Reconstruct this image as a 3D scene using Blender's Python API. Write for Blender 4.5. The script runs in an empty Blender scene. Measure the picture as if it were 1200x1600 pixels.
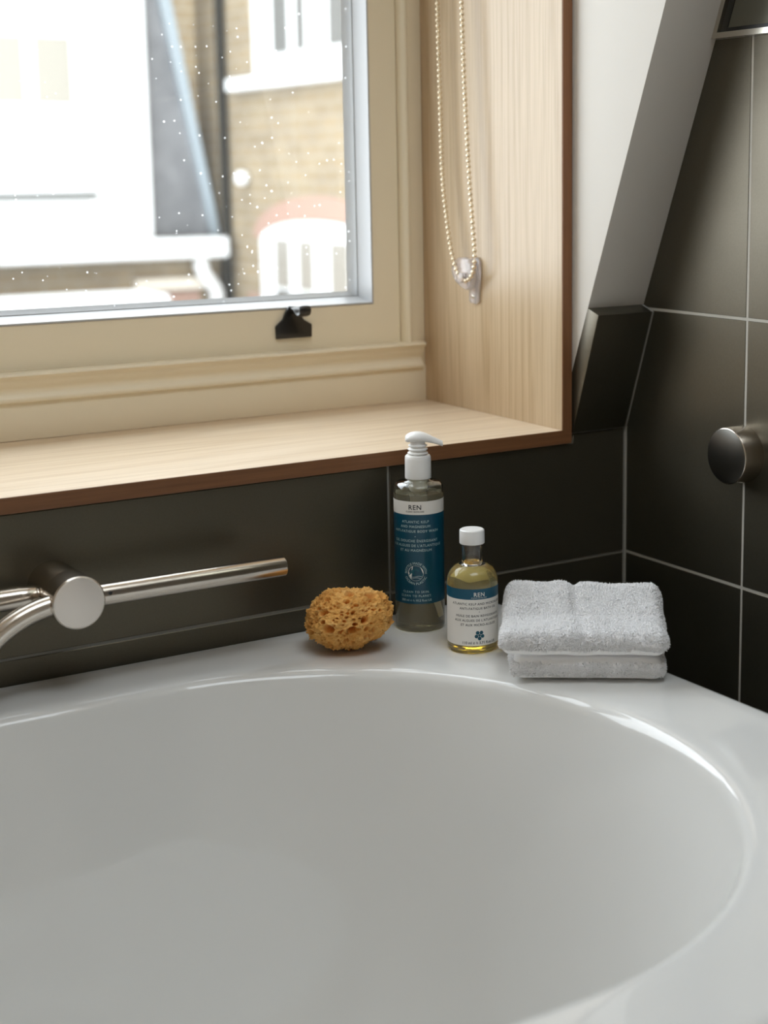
import bpy, bmesh, math, random
import numpy as np
from mathutils import Vector, Matrix, noise

# ------------------------------------------------------------------ camera
S = bpy.context.scene
COL = S.collection
PI = math.pi
CAM = Vector((-0.92980, -1.42180, 1.03593))
yaw, pit, rol = (math.radians(a) for a in (32.94522, 9.84001, -0.52105))
r0 = Vector((math.cos(yaw), -math.sin(yaw), 0)); f0 = Vector((math.sin(yaw), math.cos(yaw), 0)); up0 = Vector((0, 0, 1))
fw = f0 * math.cos(pit) - up0 * math.sin(pit); u1 = up0 * math.cos(pit) + f0 * math.sin(pit)
rt = r0 * math.cos(rol) + u1 * math.sin(rol); uu = -r0 * math.sin(rol) + u1 * math.cos(rol)
cd = bpy.data.cameras.new('camera')
cd.sensor_fit = 'VERTICAL'; cd.sensor_height = 36; cd.sensor_width = 27
cd.lens = 2412.56 / 1600 * 36
cd.shift_x = (600 - 746.13) / 1600; cd.shift_y = -(800 - 684.755) / 1600
cd.clip_start = .02; cd.clip_end = 200
cd.dof.use_dof = True; cd.dof.focus_distance = 1.57; cd.dof.aperture_fstop = 4.8
cam = bpy.data.objects.new('camera', cd); COL.objects.link(cam)
cam.matrix_world = Matrix(((rt.x, uu.x, -fw.x, CAM.x), (rt.y, uu.y, -fw.y, CAM.y), (rt.z, uu.z, -fw.z, CAM.z), (0, 0, 0, 1)))
S.camera = cam

# ------------------------------------------------------------------ sky, daylight portals, exposure
SKY = 4.5
w = bpy.data.worlds.new('overcast_sky'); S.world = w; w.use_nodes = True
w.node_tree.nodes['Background'].inputs[0].default_value = (.88, .95, 1.0, 1)
w.node_tree.nodes['Background'].inputs[1].default_value = SKY
w.cycles_visibility.camera = True
def portal(name, loc, rot, sx, sy):
    l = bpy.data.lights.new(name, 'AREA'); l.shape = 'RECTANGLE'; l.size = sx; l.size_y = sy
    l.cycles.is_portal = True
    o = bpy.data.objects.new(name, l); COL.objects.link(o); o.location = loc; o.rotation_euler = rot
    return o
portal('window_daylight', (-.46, .40, 1.36), (-PI / 2, 0, 0), 1.16, 1.2)
portal('fill_rooflight_portal', (-.405, -1.0275, 2.48), (0, 0, 0), 1.11, .81)  # sky portal of the rooflight added to bring soft fill
vs = S.view_settings
vs.view_transform = 'Standard'; vs.look = 'None'; vs.gamma = 1; vs.use_curve_mapping = False; vs.exposure = 0.53
cy = S.cycles
cy.max_bounces = 20; cy.diffuse_bounces = 14; cy.glossy_bounces = 6; cy.transmission_bounces = 14; cy.transparent_max_bounces = 24
cy.caustics_refractive = True; cy.caustics_reflective = False; cy.blur_glossy = .0; cy.sample_clamp_indirect = 6
random.seed(7); RNG = np.random.default_rng(7)

# ------------------------------------------------------------------ helpers
def tag(o, label=None, cat=None, group=None, kind=None):
    if label: o['label'] = label
    if cat: o['category'] = cat
    if group: o['group'] = group
    if kind: o['kind'] = kind
    return o
def link(name, me, mat=None, parent=None, smooth=False):
    o = bpy.data.objects.new(name, me); COL.objects.link(o)
    if mat is not None and not me.materials: me.materials.append(mat)
    if smooth: me.shade_smooth()
    if parent is not None:
        o.parent = parent
        o.matrix_parent_inverse = Matrix.Translation(parent.location).inverted() if parent.location.length > 0 else Matrix()
    return o
def empty(name, loc=(0, 0, 0)):
    o = bpy.data.objects.new(name, None); COL.objects.link(o); o.location = loc; o.empty_display_size = .02
    return o
def pyd(name, v, f, mat=None, parent=None, smooth=False):
    me = bpy.data.meshes.new(name); me.from_pydata([tuple(p) for p in v], [], f); me.update()
    return link(name, me, mat, parent, smooth)
def bmo(name, bm, mat=None, parent=None, smooth=False, angle=None):
    bmesh.ops.recalc_face_normals(bm, faces=bm.faces)
    me = bpy.data.meshes.new(name); bm.to_mesh(me); bm.free()
    o = link(name, me, mat, parent, smooth)
    if angle: me.set_sharp_from_angle(angle=math.radians(angle))
    return o
def box_bm(x0, x1, y0, y1, z0, z1, bev=0, seg=1, bm=None):
    b = bm or bmesh.new()
    r = bmesh.ops.create_cube(b, size=1)
    for v in r['verts']:
        v.co = Vector(((x0 + x1) / 2 + v.co.x * (x1 - x0), (y0 + y1) / 2 + v.co.y * (y1 - y0), (z0 + z1) / 2 + v.co.z * (z1 - z0)))
    if bev:
        es = list({e for v in r['verts'] for e in v.link_edges})
        bmesh.ops.bevel(b, geom=es, offset=bev, segments=seg, affect='EDGES', profile=.5)
    return b
def box(name, x0, x1, y0, y1, z0, z1, mat, parent=None, bev=0, seg=1):
    return bmo(name, box_bm(x0, x1, y0, y1, z0, z1, bev, seg), mat, parent, bev > 0 and seg > 1, 40 if bev and seg > 1 else None)
def prism(name, poly, axis, a, b, mat, parent=None, bev=0, seg=2):
    """poly: 2-D outline; extruded along axis ('x','y','z') from a to b"""
    def P(p, t):
        return {'x': (t, p[0], p[1]), 'y': (p[0], t, p[1]), 'z': (p[0], p[1], t)}[axis]
    bm = bmesh.new()
    v0 = [bm.verts.new(P(p, a)) for p in poly]; v1 = [bm.verts.new(P(p, b)) for p in poly]
    n = len(poly)
    bm.faces.new(v0); bm.faces.new(v1[::-1])
    for i in range(n): bm.faces.new((v0[i], v1[i], v1[(i + 1) % n], v0[(i + 1) % n]))
    if bev:
        bmesh.ops.recalc_face_normals(bm, faces=bm.faces)
        bmesh.ops.bevel(bm, geom=bm.edges[:], offset=bev, segments=seg, affect='EDGES', profile=.5)
    return bmo(name, bm, mat, parent, bev > 0, 40 if bev else None)
def lathe(name, prof, mat, parent=None, c=(0, 0, 0), n=64, axis='z', angle=35, closed=False):
    """prof: (radius, height) pairs revolved about an axis through c"""
    v = []; f = []; rings = []
    def P(r, h, a):
        ca, sa = math.cos(a) * r, math.sin(a) * r
        p = {'z': (ca, sa, h), 'y': (ca, h, sa), 'x': (h, ca, sa)}[axis]
        return (p[0] + c[0], p[1] + c[1], p[2] + c[2])
    for r, h in prof:
        if r < 1e-6:
            rings.append([len(v)]); v.append(P(0, h, 0))
        else:
            rings.append(list(range(len(v), len(v) + n))); v += [P(r, h, 2 * PI * i / n) for i in range(n)]
    pairs = list(zip(rings, rings[1:])) + ([(rings[-1], rings[0])] if closed else [])
    for A, B in pairs:
        for i in range(n):
            j = (i + 1) % n
            if len(A) == 1 and len(B) == 1: continue
            if len(A) == 1: f.append((A[0], B[i], B[j]))
            elif len(B) == 1: f.append((A[i], A[j], B[0]))
            else: f.append((A[i], A[j], B[j], B[i]))
    bm = bmesh.new(); me = bpy.data.meshes.new(name); me.from_pydata(v, [], f); bm.from_mesh(me); bpy.data.meshes.remove(me)
    return bmo(name, bm, mat, parent, True, angle)
def tube(name, pts, rad, mat, parent=None, n=32, caps=True, angle=50):
    """round tube swept along a list of points; rad a number or a list"""
    pts = [Vector(p) for p in pts]; m = len(pts)
    rads = rad if isinstance(rad, (list, tuple)) else [rad] * m
    v = []; f = []
    t = (pts[1] - pts[0]).normalized(); ref = Vector((0, 0, 1)) if abs(t.z) < .9 else Vector((1, 0, 0))
    nn = t.cross(ref).normalized()
    for i, p in enumerate(pts):
        t = (pts[min(i + 1, m - 1)] - pts[max(i - 1, 0)]).normalized()
        nn = (nn - t * nn.dot(t)).normalized(); b = t.cross(nn)
        v += [p + (nn * math.cos(2 * PI * k / n) + b * math.sin(2 * PI * k / n)) * rads[i] for k in range(n)]
    for i in range(m - 1):
        for k in range(n):
            q = (k + 1) % n
            f.append((i * n + k, i * n + q, (i + 1) * n + q, (i + 1) * n + k))
    if caps: f += [tuple(range(n))[::-1], tuple(range((m - 1) * n, m * n))]
    bm = bmesh.new(); me = bpy.data.meshes.new(name); me.from_pydata([tuple(p) for p in v], [], f); bm.from_mesh(me); bpy.data.meshes.remove(me)
    return bmo(name, bm, mat, parent, True, angle)

# ------------------------------------------------------------------ materials
class Mat:
    def __init__(s, name, **kw):
        s.m = bpy.data.materials.new(name); s.m.use_nodes = True
        s.t = s.m.node_tree; s.b = s.t.nodes['Principled BSDF']; s.out = s.t.nodes['Material Output']
        for k, v in kw.items(): s.set(k, v)
    K = dict(col='Base Color', rough='Roughness', metal='Metallic', spec='Specular IOR Level', ior='IOR', trans='Transmission Weight',
             coat='Coat Weight', coatr='Coat Roughness', sub='Subsurface Weight', subr='Subsurface Radius', subs='Subsurface Scale', aniso='Anisotropic', sheen='Sheen Weight')
    def set(s, k, v):
        i = s.b.inputs[s.K[k]]
        if k == 'col' and len(v) == 3: v = (*v, 1)
        i.default_value = v
    def n(s, typ, **kw):
        x = s.t.nodes.new(typ)
        for k, v in kw.items():
            if k in x.inputs: x.inputs[k].default_value = v
            else: setattr(x, k, v)
        return x
    def l(s, a, b): s.t.links.new(a, b)
    def coord(s, scale=(1, 1, 1), rot=(0, 0, 0), which='Object'):
        c = s.n('ShaderNodeTexCoord'); mp = s.n('ShaderNodeMapping'); mp.inputs['Scale'].default_value = scale; mp.inputs['Rotation'].default_value = rot
        s.l(c.outputs[which], mp.inputs[0]); return mp.outputs[0]
    def ramp(s, fac, stops):
        r = s.n('ShaderNodeValToRGB'); e = r.color_ramp.elements
        while len(e) < len(stops): e.new(.5)
        for q, (p, c) in zip(e, stops): q.position = p; q.color = (*c, 1) if len(c) == 3 else c
        s.l(fac, r.inputs[0]); return r.outputs[0]
    def noise(s, vec, scale, detail=4, rough=.5, dist=0):
        x = s.n('ShaderNodeTexNoise'); x.inputs['Scale'].default_value = scale; x.inputs['Detail'].default_value = detail
        x.inputs['Roughness'].default_value = rough; x.inputs['Distortion'].default_value = dist
        if vec is not None: s.l(vec, x.inputs['Vector'])
        return x.outputs['Fac']
    def bump(s, h, strength, dist=.001):
        b = s.n('ShaderNodeBump'); b.inputs['Strength'].default_value = strength; b.inputs['Distance'].default_value = dist
        s.l(h, b.inputs['Height']); s.l(b.outputs[0], s.b.inputs['Normal'])
    def mix(s, fac, a, b, mode='MIX'):
        x = s.n('ShaderNodeMix'); x.data_type = 'RGBA'; x.blend_type = mode
        for i, val in ((0, fac), (6, a), (7, b)):
            if isinstance(val, (int, float)): x.inputs[i].default_value = val
            elif isinstance(val, tuple): x.inputs[i].default_value = (*val, 1) if len(val) == 3 else val
            else: s.l(val, x.inputs[i])
        return x.outputs[2]
    def color(s, sock): s.l(sock, s.b.inputs['Base Color'])

def plain(name, col, rough=.5, **kw): return Mat(name, col=col, rough=rough, **kw).m

def tile_material():
    M = Mat('dark_olive_porcelain', rough=.4, spec=1.0, ior=1.56); M.b.inputs['Specular Tint'].default_value = (1, .86, .64, 1)
    v = M.coord()
    a = M.noise(v, 9, 5, .6); b = M.noise(v, 420, 2, .6)
    c = M.ramp(a, [(.3, (.019, .0185, .0135)), (.7, (.029, .028, .0205))])
    c = M.mix(.35, c, M.ramp(b, [(.35, (.015, .0145, .0105)), (.65, (.037, .0355, .027))]))
    M.color(c)
    M.l(M.ramp(a, [(.3, (.36,) * 3), (.7, (.42,) * 3)]), M.b.inputs['Roughness'])
    M.bump(b, .10, .0006); return M.m
TILE = tile_material()
GROUT = plain('grey_grout', (.27, .262, .235), .9)

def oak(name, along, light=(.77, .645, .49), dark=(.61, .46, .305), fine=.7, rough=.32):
    M = Mat(name, rough=rough, spec=.45)
    sc = {'x': (.55, 9, 9), 'z': (9, 9, .55)}[along]
    v = M.coord(sc)
    big = M.noise(v, 1.6, 3, .55, .6)
    cont = M.noise(v, .62, 2, .35, .15)
    mu = M.n('ShaderNodeMath', operation='MULTIPLY'); M.l(cont, mu.inputs[0]); mu.inputs[1].default_value = 16
    wv = M.n('ShaderNodeMath', operation='FRACT'); M.l(mu.outputs[0], wv.inputs[0])
    sc2 = {'x': (3, 120, 120), 'z': (120, 120, 3)}[along]
    v2 = M.coord(sc2); fn = M.noise(v2, 2.2, 4, .6)
    c = M.ramp(big, [(.3, dark), (.62, light)])
    c = M.mix(.42, c, M.ramp(wv.outputs[0], [(.0, tuple(k * .9 for k in dark)), (.06, dark), (.30, light), (.85, light), (1, tuple(k * .9 for k in dark))]))
    c = M.mix(fine * .5, c, M.ramp(fn, [(.35, tuple(k * .82 for k in dark)), (.6, light)]))
    M.color(c); M.bump(fn, .12, .0005); return M.m
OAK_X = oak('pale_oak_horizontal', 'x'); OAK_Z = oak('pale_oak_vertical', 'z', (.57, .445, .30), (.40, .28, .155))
OAKE_X = oak('dark_oak_edge_horizontal', 'x', (.24, .105, .043), (.16, .066, .026), .8, .5)
OAKE_Z = oak('dark_oak_edge_vertical', 'z', (.24, .105, .043), (.16, .066, .026), .8, .5)
def paint(name, col, rough=.45, bump=.05, scale=500):
    M = Mat(name, col=col, rough=rough); v = M.coord(); M.bump(M.noise(v, scale, 2), bump, .0006); return M.m
CREAM = paint('cream_gloss_paint', (.86, .79, .63), .33, .04)
PLASTER = paint('white_wall_paint', (.80, .775, .73), .7, .12, 260)
CHEEKP = paint('white_cheek_paint', (.84, .83, .81), .65, .08, 260)
ROOMWHITE = paint('warm_white_room_paint', (.90, .84, .75), .8, .05)
FLOORM = plain('oak_floor', (.56, .42, .27), .5)
ACRYLIC = Mat('glossy_white_acrylic', col=(.715, .715, .70), rough=.03, spec=.5).m
def steel():
    M = Mat('brushed_steel', col=(.64, .585, .52), rough=.21, metal=1)
    v = M.coord((1, 1, 60)); M.bump(M.noise(v, 60, 2), .05, .0002); return M.m
STEEL = steel()
STEELF = Mat('satin_steel_face', col=(.80, .75, .70), rough=.5, metal=.6).m
CHROME = Mat('polished_trim', col=(.62, .58, .5), rough=.18, metal=1).m
BLACKM = Mat('black_iron', col=(.012, .011, .010), rough=.28, spec=.6).m
BLACKF = plain('black_frame', (.006, .006, .005), .4)
WHITEP = Mat('white_plastic', col=(.86, .86, .85), rough=.3, sub=.0).m
def glass_pane():
    M = Mat('dusty_window_glass'); t = M.t; t.nodes.remove(M.b)
    tr = M.n('ShaderNodeBsdfTransparent'); gl = M.n('ShaderNodeBsdfGlossy'); gl.inputs['Roughness'].default_value = .01
    lw = M.n('ShaderNodeLayerWeight'); lw.inputs[0].default_value = .5
    p5 = M.n('ShaderNodeMath', operation='POWER'); M.l(lw.outputs['Facing'], p5.inputs[0]); p5.inputs[1].default_value = 5
    fr = M.n('ShaderNodeMath', operation='MULTIPLY_ADD'); M.l(p5.outputs[0], fr.inputs[0]); fr.inputs[1].default_value = .9; fr.inputs[2].default_value = .035
    m1 = M.n('ShaderNodeMixShader'); M.l(fr.outputs[0], m1.inputs[0]); M.l(tr.outputs[0], m1.inputs[1]); M.l(gl.outputs[0], m1.inputs[2])
    v = M.coord((1, 1, 1))
    vo = M.n('ShaderNodeTexVoronoi'); vo.inputs['Scale'].default_value = 95; vo.inputs['Randomness'].default_value = 1; M.l(v, vo.inputs['Vector'])
    sz = M.noise(v, 34, 2); cl = M.noise(v, 7, 2)
    a = M.n('ShaderNodeMath', operation='MULTIPLY'); M.l(sz, a.inputs[0]); a.inputs[1].default_value = .19
    b2 = M.n('ShaderNodeMath', operation='LESS_THAN'); M.l(vo.outputs['Distance'], b2.inputs[0]); M.l(a.outputs[0], b2.inputs[1])
    c2 = M.n('ShaderNodeSeparateColor'); M.l(vo.outputs['Color'], c2.inputs[0])
    d2 = M.n('ShaderNodeMath', operation='LESS_THAN'); M.l(c2.outputs[0], d2.inputs[0]); M.l(cl, d2.inputs[1])
    e2 = M.n('ShaderNodeMath', operation='MULTIPLY'); M.l(b2.outputs[0], e2.inputs[0]); M.l(d2.outputs[0], e2.inputs[1])
    g2 = M.n('ShaderNodeMath', operation='MULTIPLY'); M.l(e2.outputs[0], g2.inputs[0]); g2.inputs[1].default_value = .6
    hz = M.n('ShaderNodeMath', operation='ADD'); M.l(g2.outputs[0], hz.inputs[0]); hz.inputs[1].default_value = .010; g2 = hz
    tl = M.n('ShaderNodeBsdfTranslucent'); tl.inputs[0].default_value = (.95, .95, .95, 1)
    m2 = M.n('ShaderNodeMixShader'); M.l(g2.outputs[0], m2.inputs[0]); M.l(m1.outputs[0], m2.inputs[1]); M.l(tl.outputs[0], m2.inputs[2])
    M.l(m2.outputs[0], M.out.inputs[0]); return M.m
GLASS = glass_pane()
CLEAR = Mat('clear_glass', col=(1, 1, 1), rough=.0, ior=1.46, trans=1).m
PLASTIC = Mat('clear_bottle_plastic', col=(.97, .98, .97), rough=.015, ior=1.46, trans=1).m
ACRYL = Mat('clear_acrylic', col=(.98, .94, .94), rough=.16, ior=1.42, trans=.78).m
def liquid(name, col, dens, tint, tr):
    M = Mat(name, col=tint, rough=0, ior=1.45, trans=tr)
    va = M.n('ShaderNodeVolumeAbsorption'); va.inputs['Color'].default_value = (*col, 1); va.inputs['Density'].default_value = dens
    M.l(va.outputs[0], M.out.inputs['Volume']); return M.m
GEL = liquid('grey_gel', (.68, .64, .42), 9, (.80, .75, .55), .88)
OIL = liquid('golden_bath_oil', (.94, .82, .14), 22, (.98, .88, .45), .86)
TEAL = Mat('teal_label', col=(.0, .060, .105), rough=.28, spec=.5).m
TEALB = Mat('teal_label_band', col=(.0, .075, .135), rough=.4).m
LABELW = Mat('white_label', col=(.78, .76, .72), rough=.45).m
INKW = plain('pale_print', (.50, .64, .66), .5)
INKL = plain('white_print', (.80, .80, .77), .5)
INKD = plain('dark_print', (.02, .022, .025), .5)
INKT = plain('teal_print', (.0, .07, .11), .5)
DIPT = Mat('pale_tube', col=(.70, .70, .62), rough=.4).m

# ------------------------------------------------------------------ room shell
XR = .2016
def slope(z): return .028 - .403 * (z - .735)
wall_back = box('wall_back', -2.2, XR + .05, .0015, .33, 0, .7236, GROUT); tag(wall_back, 'dark tiled wall below the window, above the bathtub', kind='structure')
wall_right = box('wall_right', XR + .0005, XR + .06, -2.6, .33, 0, 2.3, plain('lit_grout', (.50, .48, .43), .85)); tag(wall_right, 'tiled wall at the right', kind='structure')  # joints in a lighter grout copy, the light on this wall put into the colour
wall_left = box('wall_left', -2.26, -2.2, -2.6, .33, 0, 2.3, ROOMWHITE); tag(wall_left, 'white painted wall at the left', kind='structure')
wall_rear = box('wall_rear', -2.26, XR + .06, -2.66, -2.6, 0, 2.3, ROOMWHITE); tag(wall_rear, 'white painted rear wall', kind='structure')
floor = box('floor', -2.26, XR + .06, -2.66, .33, -.06, 0, FLOORM); tag(floor, 'oak bathroom floor', kind='structure')
def frame_slab(name, outer, inner, z0, z1, mat, parent=None):
    bm = bmesh.new()
    rr = lambda q, z: [bm.verts.new((x, y, z)) for x, y in ((q[0], q[2]), (q[1], q[2]), (q[1], q[3]), (q[0], q[3]))]
    a0, b0, b1, a1 = rr(outer, z0), rr(inner, z0), rr(inner, z1), rr(outer, z1)
    for i in range(4):
        j = (i + 1) % 4
        for p, q in ((a0, b0), (b0, b1), (b1, a1), (a1, a0)): bm.faces.new((p[i], p[j], q[j], q[i]))
    return bmo(name, bm, mat, parent)
RL = (-.95, .14, -1.42, -.635)       # ceiling opening of an unseen rooflight, added for fill light: x0, x1, y0, y1
ceiling = frame_slab('ceiling', (-2.26, XR + .06, -2.66, .33), RL, 2.3, 2.42, ROOMWHITE)
W2 = empty('added_rooflight', ((RL[0] + RL[1]) / 2, (RL[2] + RL[3]) / 2, 2.42)); tag(W2, 'unseen rooflight added in the ceiling above the bath for fill light', kind='structure')
frame_slab('added_rooflight_frame', (RL[0] - .05, RL[1] + .05, RL[2] - .05, RL[3] + .05), (RL[0] + .03, RL[1] - .03, RL[2] + .03, RL[3] - .03), 2.425, 2.46, ROOMWHITE, W2)
box('glass_pane', RL[0] + .01, RL[1] - .01, RL[2] + .01, RL[3] - .01, 2.462, 2.468, GLASS, W2)
ceiling = ceiling; tag(ceiling, 'white ceiling', kind='structure')
# sloping mansard walls right, left and above the dormer window
ws = prism('wall_slope_right', [(slope(.7352), .7352), (slope(2.3), 2.3), (.33, 2.3), (.33, .7352)], 'x', .121, XR + .0004, PLASTER, bev=.0008)
tag(ws, 'white painted sloping wall beside the window', kind='structure')
wl = prism('wall_slope_left', [(slope(.7352), .7352), (slope(2.3), 2.3), (.33, 2.3), (.33, .7352)], 'x', -2.2, -1.036, PLASTER); tag(wl, 'white painted sloping wall left of the window', kind='structure')
wh = prism('wall_slope_top', [(slope(1.965), 1.965), (slope(2.3), 2.3), (.33, 2.3), (.33, 1.965)], 'x', -1.036, .121, PLASTER); tag(wh, 'white painted sloping wall above the window', kind='structure')

# tiles of the wall under the window
G = .0015
ZR = [.5833 - .2942, .5833, .8775, 1.1717]
XV = [-2.2, -1.9233, -1.3233, -.7233, -.1233]
def tile_box(parent, x0, x1, y0, y1, z0, z1): return box('tile', x0, x1, y0, y1, z0, z1, TILE, parent, .0006)
for i in range(4):
    tile_box(wall_back, XV[i] + G, XV[i + 1] - G, 0, .008, .5833 + G, .7228)
    for k in (0,): tile_box(wall_back, XV[i] + G, XV[i + 1] - G, 0, .008, ZR[0] + G, ZR[1] - G)
tile_box(wall_back, XV[4] + G, XR - .003, 0, .008, ZR[0] + G, ZR[1] - G)
prism('tile', [(XV[4] + G, .5833 + G), (XR - .003, .5833 + G), (XR - .003, .7335), (.1235, .7335), (.1235, .7228), (XV[4] + G, .7228)], 'y', 0, .008, TILE, wall_back, .0006, 1)
# fill behind the notch of that tile
box('grout_fill', .1212, XR + .001, .0017, .03, .7236, .7345, GROUT, wall_back)
# sloping tile at the foot of the sloping wall
def P2(z, off): return (slope(z) - off, z)
tile_poly = [(-.0030, .7352), (-.0515, .8752), (-.0312, .8822), (.0268, .7352)]
prism('tile', tile_poly, 'x', .1206, XR - .0035, TILE, ws, .0008, 2)
prism('grout_joint', [(-.0015, .7352), (-.0500, .8748), (-.0312, .8818), (.0268, .7352)], 'x', XR - .0036, XR + .0003, GROUT, ws)
# tiles of the right wall
YV = [-.2042, -.8042, -1.4042, -2.0042]
ycor = -.0015
for k in range(-1, 4):
    z0 = (ZR[k] if k >= 0 else 0) + G; z1 = (ZR[k + 1] if k + 1 < 4 else 1.4659) - G
    if k == 3: z0, z1 = ZR[3] + G, 1.4659 - G
    for j in range(-1, 4):
        ya = (YV[j] if j >= 0 else ycor) - (G if j >= 0 else 0)
        yb = (YV[j + 1] if j + 1 < 4 else -2.6) + G
        if k == 3 and j < 1: continue          # the framed panel takes this place
        def tp(y0_, y1_, za, zb): box('tile', XR, XR + .008, y0_, y1_, za, zb, TILE, wall_right, .0006)
        tp(yb, ya, z0, z1)
for j in range(0, 4):
    box('tile', XR, XR + .008, (YV[j + 1] if j + 1 < 4 else -2.6) + G, YV[j] - G, 1.4659 + G, 2.29, TILE, wall_right, .0006) if j >= 1 else None

# oak lining of the window recess
oakl = empty('trim_1', (-.45, 0, .7238)); tag(oakl, 'pale oak lining boards around the window recess', kind='structure')
Y0 = -.003
box('sill_board', -1.022, .1059, Y0 + .0006, .302, .7242, .7400, OAK_X, oakl, .0005)
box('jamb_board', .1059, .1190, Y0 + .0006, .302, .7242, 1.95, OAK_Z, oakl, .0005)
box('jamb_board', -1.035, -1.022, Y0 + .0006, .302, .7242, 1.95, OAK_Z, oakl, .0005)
box('head_board', -1.022, .1059, Y0 + .0006, .302, 1.937, 1.95, OAK_X, oakl, .0005)
box('sill_edge', -1.022, .1190, Y0 - .0008, Y0 + .0006, .7242, .7398, OAKE_X, oakl)
box('jamb_edge', .1062, .1190, Y0 - .0008, Y0 + .0006, .7398, 1.95, OAKE_Z, oakl)
box('jamb_edge', -1.035, -1.022, Y0 - .0008, Y0 + .0006, .7242, 1.95, OAKE_Z, oakl)

# sash window
W = empty('window_1', (-.46, .32, .74)); tag(W, 'cream painted sash window with dusty glass above the oak sill', kind='structure')
XL = -1.0217
box('bottom_frame', XL, .1057, .298, .40, .7403, .786, CREAM, W, .001, 2)
mprof = [(.400, .784), (.294, .784), (.2925, .7865), (.2935, .7895), (.2965, .7925), (.2968, .797), (.2945, .8015), (.2915, .8045), (.2905, .8075), (.2895, .8105), (.2860, .8125), (.2845, .8148), (.2855, .8172), (.2890, .8182), (.400, .8182)]
o = prism('sill_moulding', mprof, 'x', XL, .0985, CREAM, W); o.data.shade_smooth(); o.data.set_sharp_from_angle(angle=math.radians(50))
box('side_frame', .0840, .1057, .300, .40, .786, 1.936, CREAM, W, .001, 2)
box('side_frame', XL, -1.0000, .300, .40, .786, 1.936, CREAM, W, .001, 2)
# staff bead: a half-round moulding standing before the side frame
def staff(xc):
    pr = [(xc + .0062 * math.cos(a), .301 + .0125 * -math.sin(a)) for a in np.linspace(0, PI, 14)]
    pr += [(xc - .0062, .33), (xc + .0062, .33)]
    o = prism('staff_bead', pr, 'z', .8182, 1.936, CREAM, W); o.data.shade_smooth(); o.data.set_sharp_from_angle(angle=math.radians(50))
staff(.0770); staff(-.9930)
def sash(x0, x1, z0, z1, gx0, gx1, gz0, gz1, y0, name):
    """a sash: four rails outside the opening gx/gz, sloping glazing beads inside, one pane"""
    A = [(x0, z0), (x1, z0), (x1, z1), (x0, z1)]; B = [(gx0, gz0), (gx1, gz0), (gx1, gz1), (gx0, gz1)]
    y1 = y0 + .045
    bm = bmesh.new()
    r = lambda pts, y: [bm.verts.new((p[0], y, p[1])) for p in pts]
    a0, b0, b1, a1 = r(A, y0), r(B, y0), r(B, y1), r(A, y1)
    for i in range(4):
        j = (i + 1) % 4
        for p, q in ((a0, b0), (b0, b1), (b1, a1), (a1, a0)): bm.faces.new((p[i], p[j], q[j], q[i]))
    s = bmo(name, bm, CREAM, W)
    def bead(nm, oA, oB, ya, yb, mt):
        bm = bmesh.new()
        I = lambda o: [(gx0 + o, gz0 + o), (gx1 - o, gz0 + o), (gx1 - o, gz1 - o), (gx0 + o, gz1 - o)]
        R = [r2 for r2 in ((I(oA), ya), (I(oA + .0022), ya), (I(oA + .003), ya + (yb - ya) * .25), (I(oA + (oB - oA) * .62), ya + (yb - ya) * .7), (I(oB), yb), (I(oA - .0006), yb))]
        rr = [[bm.verts.new((p[0], y, p[1])) for p in pts] for pts, y in R]
        for p, q in zip(rr, rr[1:] + rr[:1]):
            for i in range(4): bm.faces.new((p[i], p[(i + 1) % 4], q[(i + 1) % 4], q[i]))
        o = bmo(nm, bm, mt, s, True, 30); return o
    bead('glazing_bead', .0004, .0095, y0 - .0008, y0 + .024, WHITEPT)
    bead('outer_glazing_bead', .0004, .0145, y0 + .0285, y0 + .043, WHITEPT)
    pane = box('glass_pane', gx0 + .002, gx1 - .002, y0 + .0247, y0 + .0275, gz0 + .002, gz1 - .002, GLASS, s)
    # thin grey gasket line round the pane
    gk = bmesh.new()
    for (u0, u1, w0, w1) in ((gx0 + .008, gx1 - .008, gz0 + .008, gz0 + .0100), (gx1 - .0100, gx1 - .008, gz0 + .008, gz1 - .008), (gx0 + .008, gx0 + .010, gz0 + .008, gz1 - .008)):
        box_bm(u0, u1, y0 + .0236, y0 + .0246, w0, w1, bm=gk)
    bmo('gasket', gk, GASKET, s)
    return s
WHITEPT = paint('white_bead_paint', (.45, .46, .47), .35, .02)
GASKET = plain('grey_gasket', (.16, .16, .15), .6)
lower = sash(-.987, .0695, .8184, 1.42, -.945, .0313, .8694, 1.38, .3020, 'lower_sash')
upper = sash(-.987, .0695, 1.375, 1.935, -.945, .0313, 1.42, 1.895, .3490, 'upper_sash')
# black hook lift screwed to the bottom rail
plate = [(-.1080, .8335), (-.0595, .8335), (-.0590, .8495), (-.0700, .8560), (-.0745, .8640), (-.0790, .8720), (-.0900, .8735), (-.0955, .8650), (-.0985, .8575), (-.1085, .8490)]
lift = prism('sash_lift', plate, 'y', .2975, .3018, BLACKM, lower, .0012, 2)
hv = []; path = [(.2985, .866), (.294, .8705), (.2885, .8715), (.2830, .8690), (.2785, .8650), (.2730, .8630), (.2680, .8645), (.2655, .8690), (.2665, .8735), (.2695, .8755)]
bm = bmesh.new(); rings = []
for i, (yy, zz) in enumerate(path):
    a = path[max(i - 1, 0)]; b = path[min(i + 1, len(path) - 1)]
    t = Vector((0, b[0] - a[0], b[1] - a[1])).normalized(); nrm = Vector((0, -t.z, t.y)); hwid = .0085 if i else .008; th = .0019
    c = Vector((-.0835, yy, zz))
    rings.append([bm.verts.new(c + Vector((sx * hwid, 0, 0)) + nrm * (sn * th)) for sx, sn in ((-1, -1), (1, -1), (1, 1), (-1, 1))])
for p, q in zip(rings, rings[1:]):
    for i in range(4): bm.faces.new((p[i], p[(i + 1) % 4], q[(i + 1) % 4], q[i]))
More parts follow.
